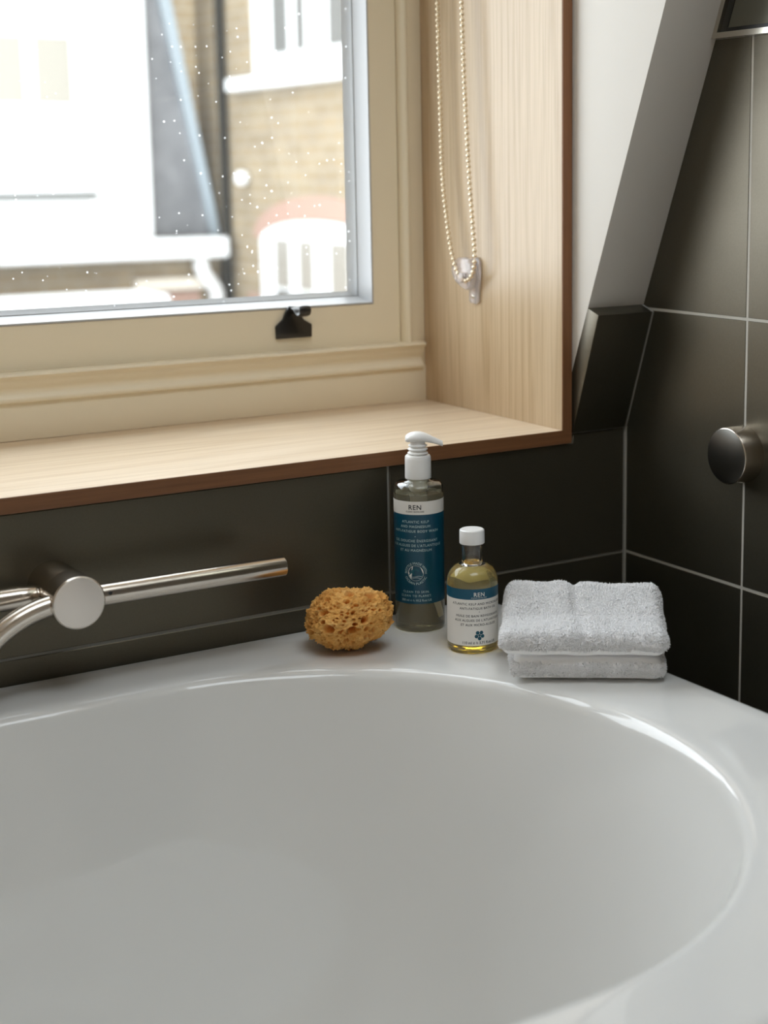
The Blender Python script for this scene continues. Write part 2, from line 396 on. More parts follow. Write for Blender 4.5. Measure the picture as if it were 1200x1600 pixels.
bm.faces.new(rings[0]); bm.faces.new(rings[-1][::-1])
hk = bmo('lift_hook', bm, BLACKM, lower, True)
md = hk.modifiers.new('sub', 'SUBSURF'); md.levels = 2; md.render_levels = 2
# framed panel on the right wall, its left edge raked along the slope
pn = empty('wall_mirror', (XR, -.5, 1.172)); tag(pn, 'steel-trimmed wall mirror on the right tiled wall, cut off by the photo edge', 'mirror')
def rake(z): return -.1480 - .39 * (z - 1.1705)
def raked(inset_l, zb, zt, yr): return [(rake(zb) - inset_l, zb), (yr, zb), (yr, zt), (rake(zt) - inset_l, zt)]
def ring_prism(nm, Pa, Pb, x0, x1, mt, par):
    bm = bmesh.new()
    r = lambda pts, x: [bm.verts.new((x, p[0], p[1])) for p in pts]
    a0, b0, b1, a1 = r(Pa, x0), r(Pb, x0), r(Pb, x1), r(Pa, x1)
    for i in range(4):
        j = (i + 1) % 4
        for p, q in ((a0, b0), (b0, b1), (b1, a1), (a1, a0)): bm.faces.new((p[i], p[j], q[j], q[i]))
    bmesh.ops.recalc_face_normals(bm, faces=bm.faces)
    return bmo(nm, bm, mt, par)
A = raked(0, 1.1705, 1.95, -.7900); B = raked(.0062, 1.1765, 1.944, -.784); Cc = raked(.0145, 1.1810, 1.938, -.778)
ring_prism('trim_frame', A, B, XR - .007, XR + .006, CHROME, pn)
ring_prism('inner_frame', B, Cc, XR - .0015, XR + .006, BLACKF, pn)
MIRROR = Mat('dim_mirror', col=(.24, .235, .195), rough=.15, metal=1).m
prism('mirror_pane', Cc, 'x', XR - .0008, XR + .0003, MIRROR, pn)

# ------------------------------------------------------------------ bathtub
def make_tub():
    NA, NS = 120, 26
    xcR, xcL, yc, a, b = -.425, -1.275, -.4185, .312, .327
    X0, X1, Y0_, Y1, RC = -1.70, 0.0, -.842, -.0005, .022
    th = [-PI / 2 + PI * i / NA for i in range(NA + 1)]
    def inner(i_):
        P = [(xcR + (a - i_) * math.cos(t), yc + (b - i_) * math.sin(t)) for t in th]
        P += [(xcR + (xcL - xcR) * k / NS, yc + b - i_) for k in range(1, NS)]
        P += [(xcL - (a - i_) * math.cos(t), yc + (b - i_) * math.sin(t)) for t in th[::-1]]
        P += [(xcL + (xcR - xcL) * k / NS, yc - b + i_) for k in range(1, NS)]
        return P
    def rect(ins):
        x0, x1, y0, y1 = X0 + ins, X1 - ins, Y0_ + ins, Y1 - ins; rc = max(RC - ins * .5, .004)
        def hit(cx, cyy, dx, dy):
            # ray from inside to a rounded rectangle
            t = min([(x1 - cx) / dx if dx > 1e-9 else 9, (x0 - cx) / dx if dx < -1e-9 else 9, (y1 - cyy) / dy if dy > 1e-9 else 9, (y0 - cyy) / dy if dy < -1e-9 else 9])
            p = Vector((cx + dx * t, cyy + dy * t))
            q = Vector((min(max(p.x, x0 + rc), x1 - rc), min(max(p.y, y0 + rc), y1 - rc)))
            d = p - q
            if abs(d.x) > 1e-9 and abs(d.y) > 1e-9: p = q + d.normalized() * rc
            return (p.x, p.y)
        P = [hit(xcR, yc, math.cos(t), math.sin(t)) for t in th]
        P += [(xcR + (xcL - xcR) * k / NS, y1) for k in range(1, NS)]
        P += [hit(xcL, yc, -math.cos(t), math.sin(t)) for t in th[::-1]]
        P += [(xcL + (xcR - xcL) * k / NS, y0) for k in range(1, NS)]
        return P
    rings = []
    for ins, z in ((.05, .002), (.05, .06), (.012, .10), (.012, .505), (.004, .5150), (.0, .520), (.0, .5515), (.0012, .5560), (.004, .5588), (.0085, .5600)):
        rings.append([(x, y, z) for x, y in rect(ins)])
    ro = rect(.0085); ri = inner(-.030)
    for k in (.2, .5, .8, 1.0):
        rings.append([(p[0] + (q[0] - p[0]) * k, p[1] + (q[1] - p[1]) * k, .5600 - .0006 * k) for p, q in zip(ro, ri)])
    for ins, z in ((-.022, .5592), (-.015, .5586), (-.0105, .5577), (-.0065, .5561), (-.003, .5535), (-.0005, .5500), (.0012, .5455), (.0030, .540), (.0085, .525), (.0170, .502),
                   (.0280, .470), (.0400, .435), (.0530, .398), (.0675, .358), (.0835, .318), (.1010, .280), (.1200, .246), (.1410, .217), (.1640, .194), (.1890, .177), (.2150, .165), (.2430, .157), (.27, .153), (.29, .152)):
        rings.append([(x, y, z) for x, y in inner(ins)])
    n = len(rings[0]); v = [p for r in rings for p in r]; f = []
    for i in range(len(rings) - 1):
        for k in range(n):
            q = (k + 1) % n; f.append((i * n + k, i * n + q, (i + 1) * n + q, (i + 1) * n + k))
    f.append(tuple(range((len(rings) - 1) * n, len(rings) * n))); f.append(tuple(range(n))[::-1])
    me = bpy.data.meshes.new('tub_shell'); me.from_pydata(v, [], f)
    bm = bmesh.new(); bm.from_mesh(me); bpy.data.meshes.remove(me)
    t = empty('bathtub', (-.85, -.42, 0)); tag(t, 'glossy white bathtub with a wide flat rim and oval basin', 'bathtub')
    bmo('tub_shell', bm, ACRYLIC, t, True, 60)
    lathe('drain', [(0, .1545), (.02, .1545), (.03, .1535), (.034, .1518)], CHROME, t, (-.85, -.4185, 0), 32)
make_tub()

# ------------------------------------------------------------------ bath mixer on the window wall
mx = empty('bath_mixer', (-.494, 0, .65)); tag(mx, 'brushed steel wall mixer tap above the tub with a long lever and curved spout', 'tap')
AX, AZ, AR = -.4945, .6502, .0248
lathe('body', [(0, -.0005), (.0236, -.0005), (.0238, -.0035), (.0238, -.049), (.0232, -.0505), (.0, -.0505)], STEEL, mx, (AX, 0, AZ), 72, 'y')
fc = lathe('front_cylinder', [(0, -.0507), (.0240, -.0507), (AR, -.0517), (AR, -.0786), (AR - .0012, -.0798), (AR - .0018, -.0798)], STEEL, mx, (AX, 0, AZ), 72, 'y')
lathe('front_disc', [(AR - .0018, -.0797), (AR - .0022, -.0799), (0, -.0799)], STEELF, mx, (AX, 0, AZ), 72, 'y')
LY = -.0650
lv = tube('lever', [(AX + .0225, LY, AZ + .0002), (AX + .10, LY, AZ + .0001), (-.2826, LY, AZ), (-.2817, LY, AZ)], [.0103, .0103, .0103, .0098], STEEL, mx, 48)
lathe('set_screw', [(0, -.0012), (.0018, -.0012), (.0018, .0005), (.0, .0005)], BLACKF, lv, (AX + .031, LY - .0095, AZ + .0035), 12, 'y')
tube('side_pipe', [(-.90, -.030, AZ), (-.5345, -.030, AZ)], .0108, STEEL, mx, 48)
tube('pipe_collar', [(-.5348, -.030, AZ), (-.5335, -.030, AZ), (-.5205, -.030, AZ), (-.5195, -.030, AZ)], [.0098, .0101, .0101, .0092], STEEL, mx, 48)
tube('pipe_stub', [(-.5195, -.030, AZ), (-.505, -.030, AZ)], .0072, STEEL, mx, 32)
sp = []
for k in range(17):
    a = math.radians(8) + math.radians(52) * k / 16
    sp.append((AX - .0064 - .112 * math.sin(a), LY - .010 * (1 - math.cos(a)), AZ - .0010 - .112 * (1 - math.cos(a))))

tube('spout', sp, .0097, STEEL, mx, 48)

# round knob on the right wall
kb = empty('shower_knob', (XR, -.2045, .7325)); tag(kb, 'round brushed steel knob on the right tiled wall', 'knob')
lathe('knob_body', [(0, 0), (.0305, 0), (.0308, -.001), (.0308, -.0245), (.0302, -.0258), (.0295, -.0262)], STEEL, kb, (XR, -.2045, .7325), 72, 'x')
STEELD = Mat('dark_satin_face', col=(.13, .125, .115), rough=.3, metal=1).m
lathe('knob_face', [(.0296, -.0261), (.0290, -.0264), (0, -.0264)], STEELD, kb, (XR, -.2045, .7325), 72, 'x')

# ------------------------------------------------------------------ blind chain and its clear holder
ch = empty('blind_chain', (.09, .2, .9)); tag(ch, 'looped metal ball chain of a blind hanging beside the oak jamb', 'chain')
keys = [(.238, 1.93), (.2334, 1.2408), (.2300, 1.13), (.2266, 1.0334), (.2195, .987), (.2106, .9475), (.2008, .9227), (.192, .911), (.183, .9050), (.174, .9030), (.1650, .9070), (.1590, .9140), (.1552, .9248), (.1545, .938), (.1555, .9493), (.1640, 1.02), (.1698, 1.0862), (.1750, 1.16), (.1783, 1.2357), (.190, 1.93)]
def resample(pts, step):
    dense = []
    P = [Vector((p[0], p[1])) for p in pts]
    for i in range(len(P) - 1):
        p0, p1, p2, p3 = P[max(i - 1, 0)], P[i], P[i + 1], P[min(i + 2, len(P) - 1)]
        m = max(2, int((p2 - p1).length / .0006))
        # centripetal-like: linear for the long strands
        for k in range(m):
            t = k / m
            if (p2 - p1).length > .3: q = p1.lerp(p2, t)
            else: q = .5 * ((2 * p1) + (p2 - p0) * t + (2 * p0 - 5 * p1 + 4 * p2 - p3) * t * t + (3 * p1 - p0 - 3 * p2 + p3) * t ** 3) if (p1 - p0).length < .3 and (p3 - p2).length < .3 else p1.lerp(p2, t)
            dense.append(q)
    dense.append(P[-1])
    out = [dense[0]]; acc = 0
    for a, b in zip(dense, dense[1:]):
        acc += (b - a).length
        if acc >= step: out.append(b); acc = 0
    return out
cps = resample(keys, .0064)
BRASS = Mat('nickel_bead', col=(.80, .70, .54), rough=.2, metal=1).m
bm = bmesh.new()
tmp = bmesh.new(); bmesh.ops.create_uvsphere(tmp, u_segments=10, v_segments=7, radius=.0028)
sv = [v.co.copy() for v in tmp.verts]; sf = [[v.index for v in f.verts] for f in tmp.faces]; tmp.free()
V = []; Fc = []
for p in cps:
    o0 = len(V); V += [(.09 + c.x, p.x + c.y, p.y + c.z) for c in sv]; Fc += [tuple(o0 + i for i in f) for f in sf]
beads = pyd('chain_balls', V, Fc, BRASS, ch, True); tag(beads, kind='stuff')
tube('chain_cord', [(.09, p.x, p.y) for p in cps], .0007, BRASS, ch, 8)
hd = empty('chain_holder', (.1059, .18, .88)); tag(hd, 'small clear plastic chain holder screwed to the oak jamb', 'bracket')
def rpoly(pts, bev): return pts
prism('back_plate', [(.1635, .9270), (.1700, .9315), (.1790, .9310), (.1850, .9250), (.1865, .8960), (.1875, .8775), (.1830, .8745), (.1720, .8740), (.1670, .8770), (.1650, .9000)], 'x', .1020, .1057, ACRYL, hd, .001, 2)
def arc(cy_, cz, r, a0, a1, n): return [(cy_ + r * math.cos(a), cz + r * math.sin(a)) for a in np.linspace(a0, a1, n)]
prism('guide_block', [(.1660, .9060), (.1675, .9210), (.1740, .9290), (.1850, .9310), (.2000, .9300), (.2100, .9250), (.2150, .9160), (.2120, .9060), (.2040, .8990), (.1920, .8935), (.1790, .8905), (.1690, .8950)], 'x', .0930, .1019, ACRYL, hd, .0030, 3)
prism('guide_hook', [(.1760, .9120), (.1830, .9130), (.1920, .9090), (.1930, .9030), (.1850, .8990), (.1770, .9010)], 'x', .0860, .0932, ACRYL, hd, .0015, 2)
lathe('screw', [(0, .1005), (.0022, .1008), (.0027, .1019)], CHROME, hd, (0, .1770, .8830), 16, 'x')

# ------------------------------------------------------------------ lettering helpers
def text_tris(body, size, spacing=1.0):
    cu = bpy.data.curves.new('t', 'FONT'); cu.body = body; cu.size = size; cu.align_x = 'CENTER'; cu.resolution_u = 3; cu.space_character = spacing
    ob = bpy.data.objects.new('t', cu); COL.objects.link(ob)
    dg = bpy.context.evaluated_depsgraph_get(); me = ob.evaluated_get(dg).to_mesh()
    bm = bmesh.new(); bm.from_mesh(me); bmesh.ops.triangulate(bm, faces=bm.faces)
    v = [(p.co.x, p.co.y) for p in bm.verts]; f = [tuple(q.index for q in p.verts) for p in bm.faces]
    bm.free(); ob.evaluated_get(dg).to_mesh_clear(); bpy.data.objects.remove(ob); bpy.data.curves.remove(cu)
    return v, f
class Wrap:
    """print wrapped round a bottle: u metres to the right of the label centre, v metres above the base"""
    def __init__(s, c, r, az): s.c, s.r, s.az = c, r, az
    def p(s, u, v, lift=.00012):
        a = s.az + u / s.r; r = s.r + lift
        return (s.c[0] + r * math.cos(a), s.c[1] + r * math.sin(a), s.c[2] + v)
    def mesh(s, name, vf, mat, parent, lift=.00012):
        return pyd(name, [s.p(u, v, lift) for u, v in vf[0]], vf[1], mat, parent)
    def text(s, body, v, size, mat, parent, u=0, spacing=1.0, name='lettering', bold=0):
        V, F = text_tris(body, size, spacing)
        V = [(x + u, y + v) for x, y in V]
        if bold:
            n = len(V); V2 = list(V); F2 = list(F)
            for k, (dx, dy) in enumerate(((bold, 0), (0, bold), (bold, bold))):
                V2 += [(x + dx, y + dy) for x, y in V]; F2 += [tuple(i + n * (k + 1) for i in f) for f in F]
            V, F = V2, F2
        return s.mesh(name, (V, F), mat, parent)
    def arc_text(s, body, u0, v0, rad, a_mid, size, mat, parent, inside=False, spacing=1.0):
        V, F = text_tris(body, size, spacing); out = []
        for x, y in V:
            if inside: a = a_mid + x / rad; rr = rad - y + size * .35
            else: a = a_mid - x / rad; rr = rad + y - size * .35
            out.append((u0 + rr * math.cos(a), v0 + rr * math.sin(a)))
        return s.mesh('lettering', (out, F), mat, parent)
    def band(s, name, v0, v1, mat, parent, a0=-PI, a1=PI, n=96, lift=.00006):
        V = []; F = []
        full = a1 - a0 > 2 * PI - .01
        for i in range(n + (0 if full else 1)):
            u = (a0 + (a1 - a0) * i / n) * s.r; V += [s.p(u, v0, lift), s.p(u, v1, lift)]
        m = len(V) // 2
        for i in range(m if full else m - 1):
            j = (i + 1) % m; F.append((2 * i, 2 * j, 2 * j + 1, 2 * i + 1))
        return pyd(name, V, F, mat, parent, True)
def poly_fan(pts): return pts, [tuple(range(len(pts)))]
def disc(u, v, r, n=24): return [(u + r * math.cos(2 * PI * i / n), v + r * math.sin(2 * PI * i / n)) for i in range(n)]

# ------------------------------------------------------------------ pump bottle
RIM = .5601
bc = (-.1210, -.0589, RIM); BR = .0262
bw = empty('pump_bottle', bc); tag(bw, 'tall clear pump bottle with a teal and white body wash label', 'bottle')
lathe('bottle_body', [(.0262, .1456), (.0262, .1475), (.0258, .1515), (.0246, .1545), (.0222, .1562), (.0165, .1568), (.0132, .1575), (.0127, .159), (.0127, .170),
      (.0112, .170), (.0112, .158), (.0150, .1553), (.0222, .1546), (.0240, .1525), (.0246, .1490), (.0246, .1456)], PLASTIC, bw, bc, 96, angle=60, closed=True)
lathe('liquid', [(0, 0.0012), (.018, .0012), (.0235, 0), (.0252, .0008), (.0262, .0035), (.0262, .1455), (0, .1455)], GEL, bw, bc, 96, angle=60)
lathe('pump_core', [(0, .1290), (.0050, .1300), (.0058, .1340), (.0062, .1440), (.0095, .1480), (.0105, .1600), (0, .1600)], DIPT, bw, bc, 32)
tube('dip_tube', [(bc[0], bc[1], bc[2] + .1300), (bc[0] + .001, bc[1] - .001, bc[2] + .09), (bc[0] + .006, bc[1] - .005, bc[2] + .05), (bc[0] + .014, bc[1] - .010, bc[2] + .012)], .0028, DIPT, bw, 20)
pump = lathe('pump_collar', [(0, .1600), (.0136, .1600), (.0138, .1606), (.0136, .1800), (.0134, .1828), (.0125, .1842), (.0100, .1846), (0, .1846)], WHITEP, bw, bc, 64)
bel = [(0, .1845)]
for zc, ra in ((.1866, .0108), (.1906, .0106), (.1944, .0100)):
    bel += [(.0078, zc - .0019), (ra - .0012, zc - .0013), (ra, zc - .0003), (ra, zc + .0003), (ra - .0012, zc + .0011), (.0078, zc + .0018)]
bel += [(.0076, .200), (0, .200)]
lathe('pump_bellows', bel, WHITEP, bw, bc, 64, angle=70)
# nozzle head: loft of ellipses along the nozzle direction
dirx = Vector((.878, -.478, 0)); side = Vector((.478, .878, 0))
secs = [(-.0130, .2010, .0030, .0020), (-.0124, .2013, .0062, .0036), (-.0105, .2016, .0088, .0050), (-.0070, .2022, .0105, .0060), (-.0020, .2026, .0112, .0064), (.0030, .2026, .0108, .0062), (.0080, .2018, .0092, .0056),
        (.0125, .2004, .0073, .0047), (.0170, .1988, .0058, .0040), (.0215, .1970, .0049, .0036), (.0250, .1956, .0044, .0034), (.0262, .1951, .0041, .0031)]
bm = bmesh.new(); rings = []
for s_, z_, hw, hh in secs:
    c = Vector(bc) + dirx * s_ + Vector((0, 0, z_))
    rings.append([bm.verts.new(c + side * (hw * math.cos(2 * PI * k / 28)) + Vector((0, 0, hh * math.sin(2 * PI * k / 28) * (1 if math.sin(2 * PI * k / 28) > 0 else .72)))) for k in range(28)])
for p, q in zip(rings, rings[1:]):
    for i in range(28): bm.faces.new((p[i], p[(i + 1) % 28], q[(i + 1) % 28], q[i]))
bm.faces.new(rings[0][::-1]); bm.faces.new(rings[-1])
head = bmo('pump_head', bm, WHITEP, bw, True, 50)
WA = Wrap(bc, BR, math.radians(-120.7) + math.radians(-9))
WA.band('teal_label', .0307, .1258, TEAL, bw, -2.2, 2.2)
WA.band('white_label_band', .1258, .1398, LABELW, bw, -2.2, 2.2)
WA.text('REN', .1311, .0070, INKD, bw, spacing=1.12, bold=.00022)
WA.text('CLEAN SKINCARE', .1283, .00215, INKD, bw, spacing=1.15, bold=.0001)
y = .1170
for ln in ('ATLANTIC KELP', 'AND MAGNESIUM', 'ANTI-FATIGUE BODY WASH'):
    WA.text(ln, y, .0037, INKW, bw, spacing=1.12, bold=.0001); y -= .0050
WA.mesh('lettering_dot', poly_fan(disc(0, .1028, .0005)), INKW, bw)
y = .0968
for ln in ('GEL DOUCHE ÉNERGISANT', "AUX ALGUES DE L'ATLANTIQUE", 'ET AU MAGNÉSIUM'):
    WA.text(ln, y, .0037, INKW, bw, spacing=1.12, bold=.0001); y -= .0050
WA.text('CLEAN TO SKIN.', .0425, .0033, INKW, bw, spacing=1.2); WA.text('CLEAN TO PLANET.', .0382, .0033, INKW, bw, spacing=1.2)
WA.text('300 ml \u212e h 10.2 fl.oz US', .0334, .0034, INKW, bw)
# round wave emblem
ue, ve, re = 0.0, .0637, .0082
emb = empty('wave_emblem', bc); emb.parent = bw; emb.matrix_parent_inverse = Matrix.Translation(bw.location).inverted()
def epoly(name, pts, mat, lift): return WA.mesh(name, poly_fan([(ue + x * re, ve + y_ * re) for x, y_ in pts]), mat, emb, lift)
epoly('emblem_disc', disc(0, 0, 1, 48), INKL, .00012)
EMT = plain('emblem_teal', (.0, .10, .14), .4)
sea = [(-.97, -.22)] + [(math.cos(a) * .97, math.sin(a) * .97) for a in np.linspace(PI + .22, 2 * PI - .06, 22)] + [(.80, -.16), (.62, -.28), (.42, -.22), (.22, -.32), (.0, -.26), (-.16, -.12), (-.26, .06), (-.24, .22), (-.10, .36), (.10, .40), (.32, .30), (.24, .52), (0.02, .64), (-.25, .60), (-.48, .44), (-.66, .18), (-.78, -.06)]
def tri_poly(name, pts, mat, lift):
    from mathutils.geometry import tessellate_polygon
    t = tessellate_polygon([[Vector((x, y_, 0)) for x, y_ in pts]])
    return WA.mesh(name, ([(ue + x * re, ve + y_ * re) for x, y_ in pts], [tuple(q) for q in t]), mat, emb, lift)
tri_poly('wave_shape', sea, EMT, .00018)
tri_poly('wave_foam', [(.34, .50), (.46, .30), (.36, .24), (.28, .32), (.18, .30), (.22, .42)], EMT, .00018)
for k in range(2):
    pts = [(x, -.42 - .2 * k + .07 * math.sin(x * 4 + k)) for x in np.linspace(-.78 + .15 * k, .80 - .16 * k, 14)]
    tri_poly('wave_line', pts + [(x, y_ - .05) for x, y_ in pts[::-1]], INKW, .00022)
WA.arc_text('BOTTLE MADE WITH', ue, ve, .0107, PI / 2, .0037, INKW, bw)
WA.arc_text('OCEAN PLASTIC', ue, ve, .0112, -PI / 2, .0037, INKW, bw, True)

# ------------------------------------------------------------------ small oil bottle
oc = (-.1152, -.1528, RIM); OR = .0258
ol = empty('oil_bottle', oc); tag(ol, 'short round glass bottle of golden bath oil with a white cap', 'bottle')
lathe('bottle_body', [(.0133, .08685), (.0110, .0885), (.0103, .0910), (.0103, .1050), (.0112, .1062), (.0112, .1088),
      (.0080, .1088), (.0080, .0905), (.0085, .08685)], CLEAR, ol, oc, 96, angle=60, closed=True)
lathe('oil', [(0, .0022), (.016, .0018), (.0215, 0), (.0240, .0006), (.0255, .0025), (.0258, .0050), (.0258, .0690), (.0254, .0730), (.0240, .0775), (.0212, .0818), (.0170, .0850), (.0133, .0868), (0, .0868)], OIL, ol, oc, 96, angle=60)
lathe('glass_base', [(0, .0023), (.0165, .0021), (.0195, .0040), (.0185, .0062), (0, .0060)], CLEAR, ol, oc, 64)
lathe('cap', [(0, .1080), (.0124, .1080), (.0127, .1085), (.0126, .1200), (.0123, .1216), (.0112, .1224), (0, .1224)], WHITEP, ol, oc, 64)
WB = Wrap(oc, OR, math.radians(-122.7) + math.radians(15))
WB.band('white_label', .0085, .0560, LABELW, ol, -2.3, 1.9)
WB.band('teal_label_band', .0560, .0666, TEALB, ol, -2.3, 1.9)
WB.text('REN', .0590, .0058, INKL, ol, spacing=1.12, bold=.0002)
WB.text('CLEAN SKINCARE', .0571, .0018, INKL, ol, spacing=1.15)
y = .0502
for ln in ('ATLANTIC KELP AND MICROALGAE', 'ANTI-FATIGUE BATH OIL'):
    WB.text(ln, y, .0033, INKD, ol, spacing=1.1, bold=.0001); y -= .0046
WB.mesh('lettering_dot', poly_fan(disc(0, .0433, .0004)), INKD, ol)
y = .0380
for ln in ('HUILE DE BAIN REVIGORANTE', "AUX ALGUES DE L'ATLANTIQUE", 'ET AUX MICRO-ALGUES'):
    WB.text(ln, y, .0033, INKD, ol, spacing=1.1, bold=.0001); y -= .0046
fl = empty('flower_emblem', oc); fl.parent = ol; fl.matrix_parent_inverse = Matrix.Translation(ol.location).inverted()
for k in range(5):
    a = -PI / 2 + 2 * PI * k / 5; WB.mesh('petal', poly_fan(disc(.0033 * math.cos(a), .0192 + .0033 * math.sin(a), .0019)), INKT, fl)
    WB.mesh('petal_link', poly_fan([(.0012 * math.cos(a + .5), .0192 + .0012 * math.sin(a + .5)), (.0012 * math.cos(a - .5), .0192 + .0012 * math.sin(a - .5)), (.0033 * math.cos(a), .0192 + .0033 * math.sin(a))][::-1]), INKT, fl, .0001)
WB.mesh('flower_centre', poly_fan(disc(0, .0192, .0011)), INKT, fl, .00016)
WB.text('110 ml \u212e h 3.71 fl.oz.US', .0102, .0037, INKD, ol, bold=.00012)

# ------------------------------------------------------------------ sea sponge
def make_sponge():
    bm = bmesh.new(); bmesh.ops.create_icosphere(bm, subdivisions=7, radius=1)
    V = np.array([v.co[:] for v in bm.verts]); F = [tuple(v.index for v in f.verts) for f in bm.faces]; bm.free()
    N = V / np.linalg.norm(V, axis=1)[:, None]
    ex = np.array([.0432, .037, .0310])
    # broad lumps: a bowl-shaped underside, a flatter shoulder on top
    lump = np.array([noise.noise(Vector(n) * 1.7 + Vector((3.1, 0, 5))) for n in N]) * .10 + np.array([noise.noise(Vector(n) * 3.6 + Vector((9, 2, 1))) for n in N]) * .06
    R = 1 + lump
    P = N * ex * R[:, None]
    lowz = np.clip(-N[:, 2], 0, 1); P[:, :2] *= (1 - .30 * lowz ** 1.4)[:, None]
    hi = np.clip(N[:, 2], 0, 1); P[:, :2] *= (1 + .06 * hi)[:, None]
    disp = np.zeros(len(N))
    hs = []
    k = 0
    while len(hs) < 360 and k < 9000:
        k += 1
        d = RNG.normal(size=3); d /= np.linalg.norm(d)
        if len(hs) < 22: rad = RNG.uniform(.10, .155)
        elif len(hs) < 120: rad = RNG.uniform(.055, .09)
        else: rad = RNG.uniform(.028, .05)
        if all(np.linalg.norm(d - q) > (rad + r) * .88 for q, r in hs): hs.append((d, rad))
    for d, rad in hs:
        e1 = np.cross(d, [.3, .5, .81]); e1 /= np.linalg.norm(e1); e2 = np.cross(d, e1)
        x = (N - d); a = x @ e1; b = x @ e2; ang = RNG.uniform(0, PI); st = RNG.uniform(1, 1.7)
        u = (a * math.cos(ang) + b * math.sin(ang)) / st ** .5; w_ = (-a * math.sin(ang) + b * math.cos(ang)) * st ** .5
        rr = np.sqrt(u * u + w_ * w_) / rad; m = (N @ d) > 0
        prof = np.where(rr < 1, 1 - rr ** 3.2, 0) ** .8 * m
        depth = .0140 if rad > .09 else (.0090 if rad > .052 else .0045)
        disp -= depth * prof
        disp += .0010 * np.exp(-((rr - 1.15) / .22) ** 2) * m
    fine = np.array([noise.noise(Vector(n) * 11) * .0018 + noise.noise(Vector(n) * 24) * .0014 + noise.noise(Vector(n) * 52) * .0009 + (noise.noise(Vector(n) * 95)) * .0005 for n in N])
    disp = np.maximum(disp, -.0160) + fine
    P = P + N * disp[:, None]
    return P, F
SP, SF = make_sponge()
ca, sa = math.cos(math.radians(-30)), math.sin(math.radians(-30))
x = SP[:, 0] * ca - SP[:, 1] * sa; yv = SP[:, 0] * sa + SP[:, 1] * ca
tl = math.radians(4); z = SP[:, 2] * math.cos(tl) + (SP @ np.array([1, 0, 0])) * math.sin(tl)
z = z - z.min()
SP = np.stack([x - .2235, yv - .0895, z + RIM - .0008], 1)
M = Mat('sponge_fibre', rough=.9, spec=.1, sub=.0)
v_ = M.coord(); M.color(M.ramp(M.noise(v_, 55, 4, .6), [(.3, (.60, .27, .065)), (.5, (.76, .41, .12)), (.72, (.85, .53, .20))])); M.bump(M.noise(v_, 1500, 3), .5, .0006)
sg = pyd('sea_sponge', SP, SF, M.m, None, True); tag(sg, 'golden brown natural sea sponge full of holes on the tub rim', 'sponge')

# ------------------------------------------------------------------ folded washcloths
TERRY = Mat('white_terry', col=(.985, .983, .99), rough=.95, spec=.05, sheen=.7).m
Ux = np.array([.809, -.588, 0]); Vx = np.array([.588, .809, 0]); Zx = np.array([0, 0, 1.])
def cloth_surface(wd, dp, ht, zfun, nx=110, ny=84, nz=20, rad=.0105):
    """rounded, softly sagging slab (local: x width, y depth, z height) as grid faces of a box"""
    half = np.array([wd / 2, dp / 2, ht / 2]); r = min(rad, ht / 2 * .98)
    verts = {}; V = []; F = []
    def vid(p):
        k = tuple(np.round(p, 6))
        if k not in verts: verts[k] = len(V); V.append(p)
        return verts[k]
    dims = (nx, ny, nz)
    for ax in range(3):
        a, b = [i for i in range(3) if i != ax]
        for s_ in (-1, 1):
            g = np.zeros((dims[a] + 1, dims[b] + 1), int)
            for i in range(dims[a] + 1):
                for j in range(dims[b] + 1):
                    p = np.zeros(3); p[ax] = s_; p[a] = -1 + 2 * i / dims[a]; p[b] = -1 + 2 * j / dims[b]; g[i, j] = vid(p)
            for i in range(dims[a]):
                for j in range(dims[b]):
                    q = (g[i, j], g[i + 1, j], g[i + 1, j + 1], g[i, j + 1])
                    F.append(q if (s_ > 0) == ((ax, a, b) in ((0, 1, 2), (2, 0, 1))) else q[::-1])
    P = np.array(V) * half
    core = np.clip(P, -(half - r), half - r); d = P - core; L = np.linalg.norm(d, axis=1)
    P = core + np.where(L[:, None] > 1e-9, d / np.maximum(L, 1e-9)[:, None] * np.minimum(L, r)[:, None], 0)
    P[:, 2] += ht / 2
    P = zfun(P)
    return P, np.array(F)
def fold_noise(P, seed, amp, sc):
    return np.array([noise.noise(Vector((p[0] * sc + seed, p[1] * sc, p[2] * sc * .7))) for p in P]) * amp
def low_fun(P):
    P = P.copy(); t = P[:, 2] / .0225
    P[:, 1] += fold_noise(P, 4, .0022, 38); P[:, 2] += fold_noise(P, 8, .0012, 30) * np.clip(t, 0, 1)
    P[:, 0] += fold_noise(P, 14, .0025, 40)
    P[:, 2] = np.maximum(P[:, 2], 0); return P
def up_fun(P):
    P = P.copy(); x_, y_ = P[:, 0], P[:, 1]; t = np.clip(P[:, 2] / .0235, 0, 1)
    cx = -.006 - y_ * .08
    g = (x_ - cx)
    crease = -.0038 * np.exp(-(g / .0045) ** 2) + .0030 * np.exp(-((g + .013) / .009) ** 2) + .0016 * np.exp(-((g - .016) / .012) ** 2)
    back = np.clip((y_ + .01) / .06, 0, 1)
    P[:, 2] += t * (crease * (.55 + .45 * back) + .0150 * back + fold_noise(P, 21, .0024, 26) + .0040 * back * np.clip((-x_ - .02) / .06, 0, 1))
    P[:, 2] += -.0015 * (1 - t) * np.exp(-(g / .010) ** 2) * (y_ < -.03)
    P[:, 1] += fold_noise(P, 31, .0024, 34) + .0024 * np.exp(-(g / .006) ** 2) * (y_ < -.03)
    P[:, 0] += fold_noise(P, 41, .0030, 36)
    return P
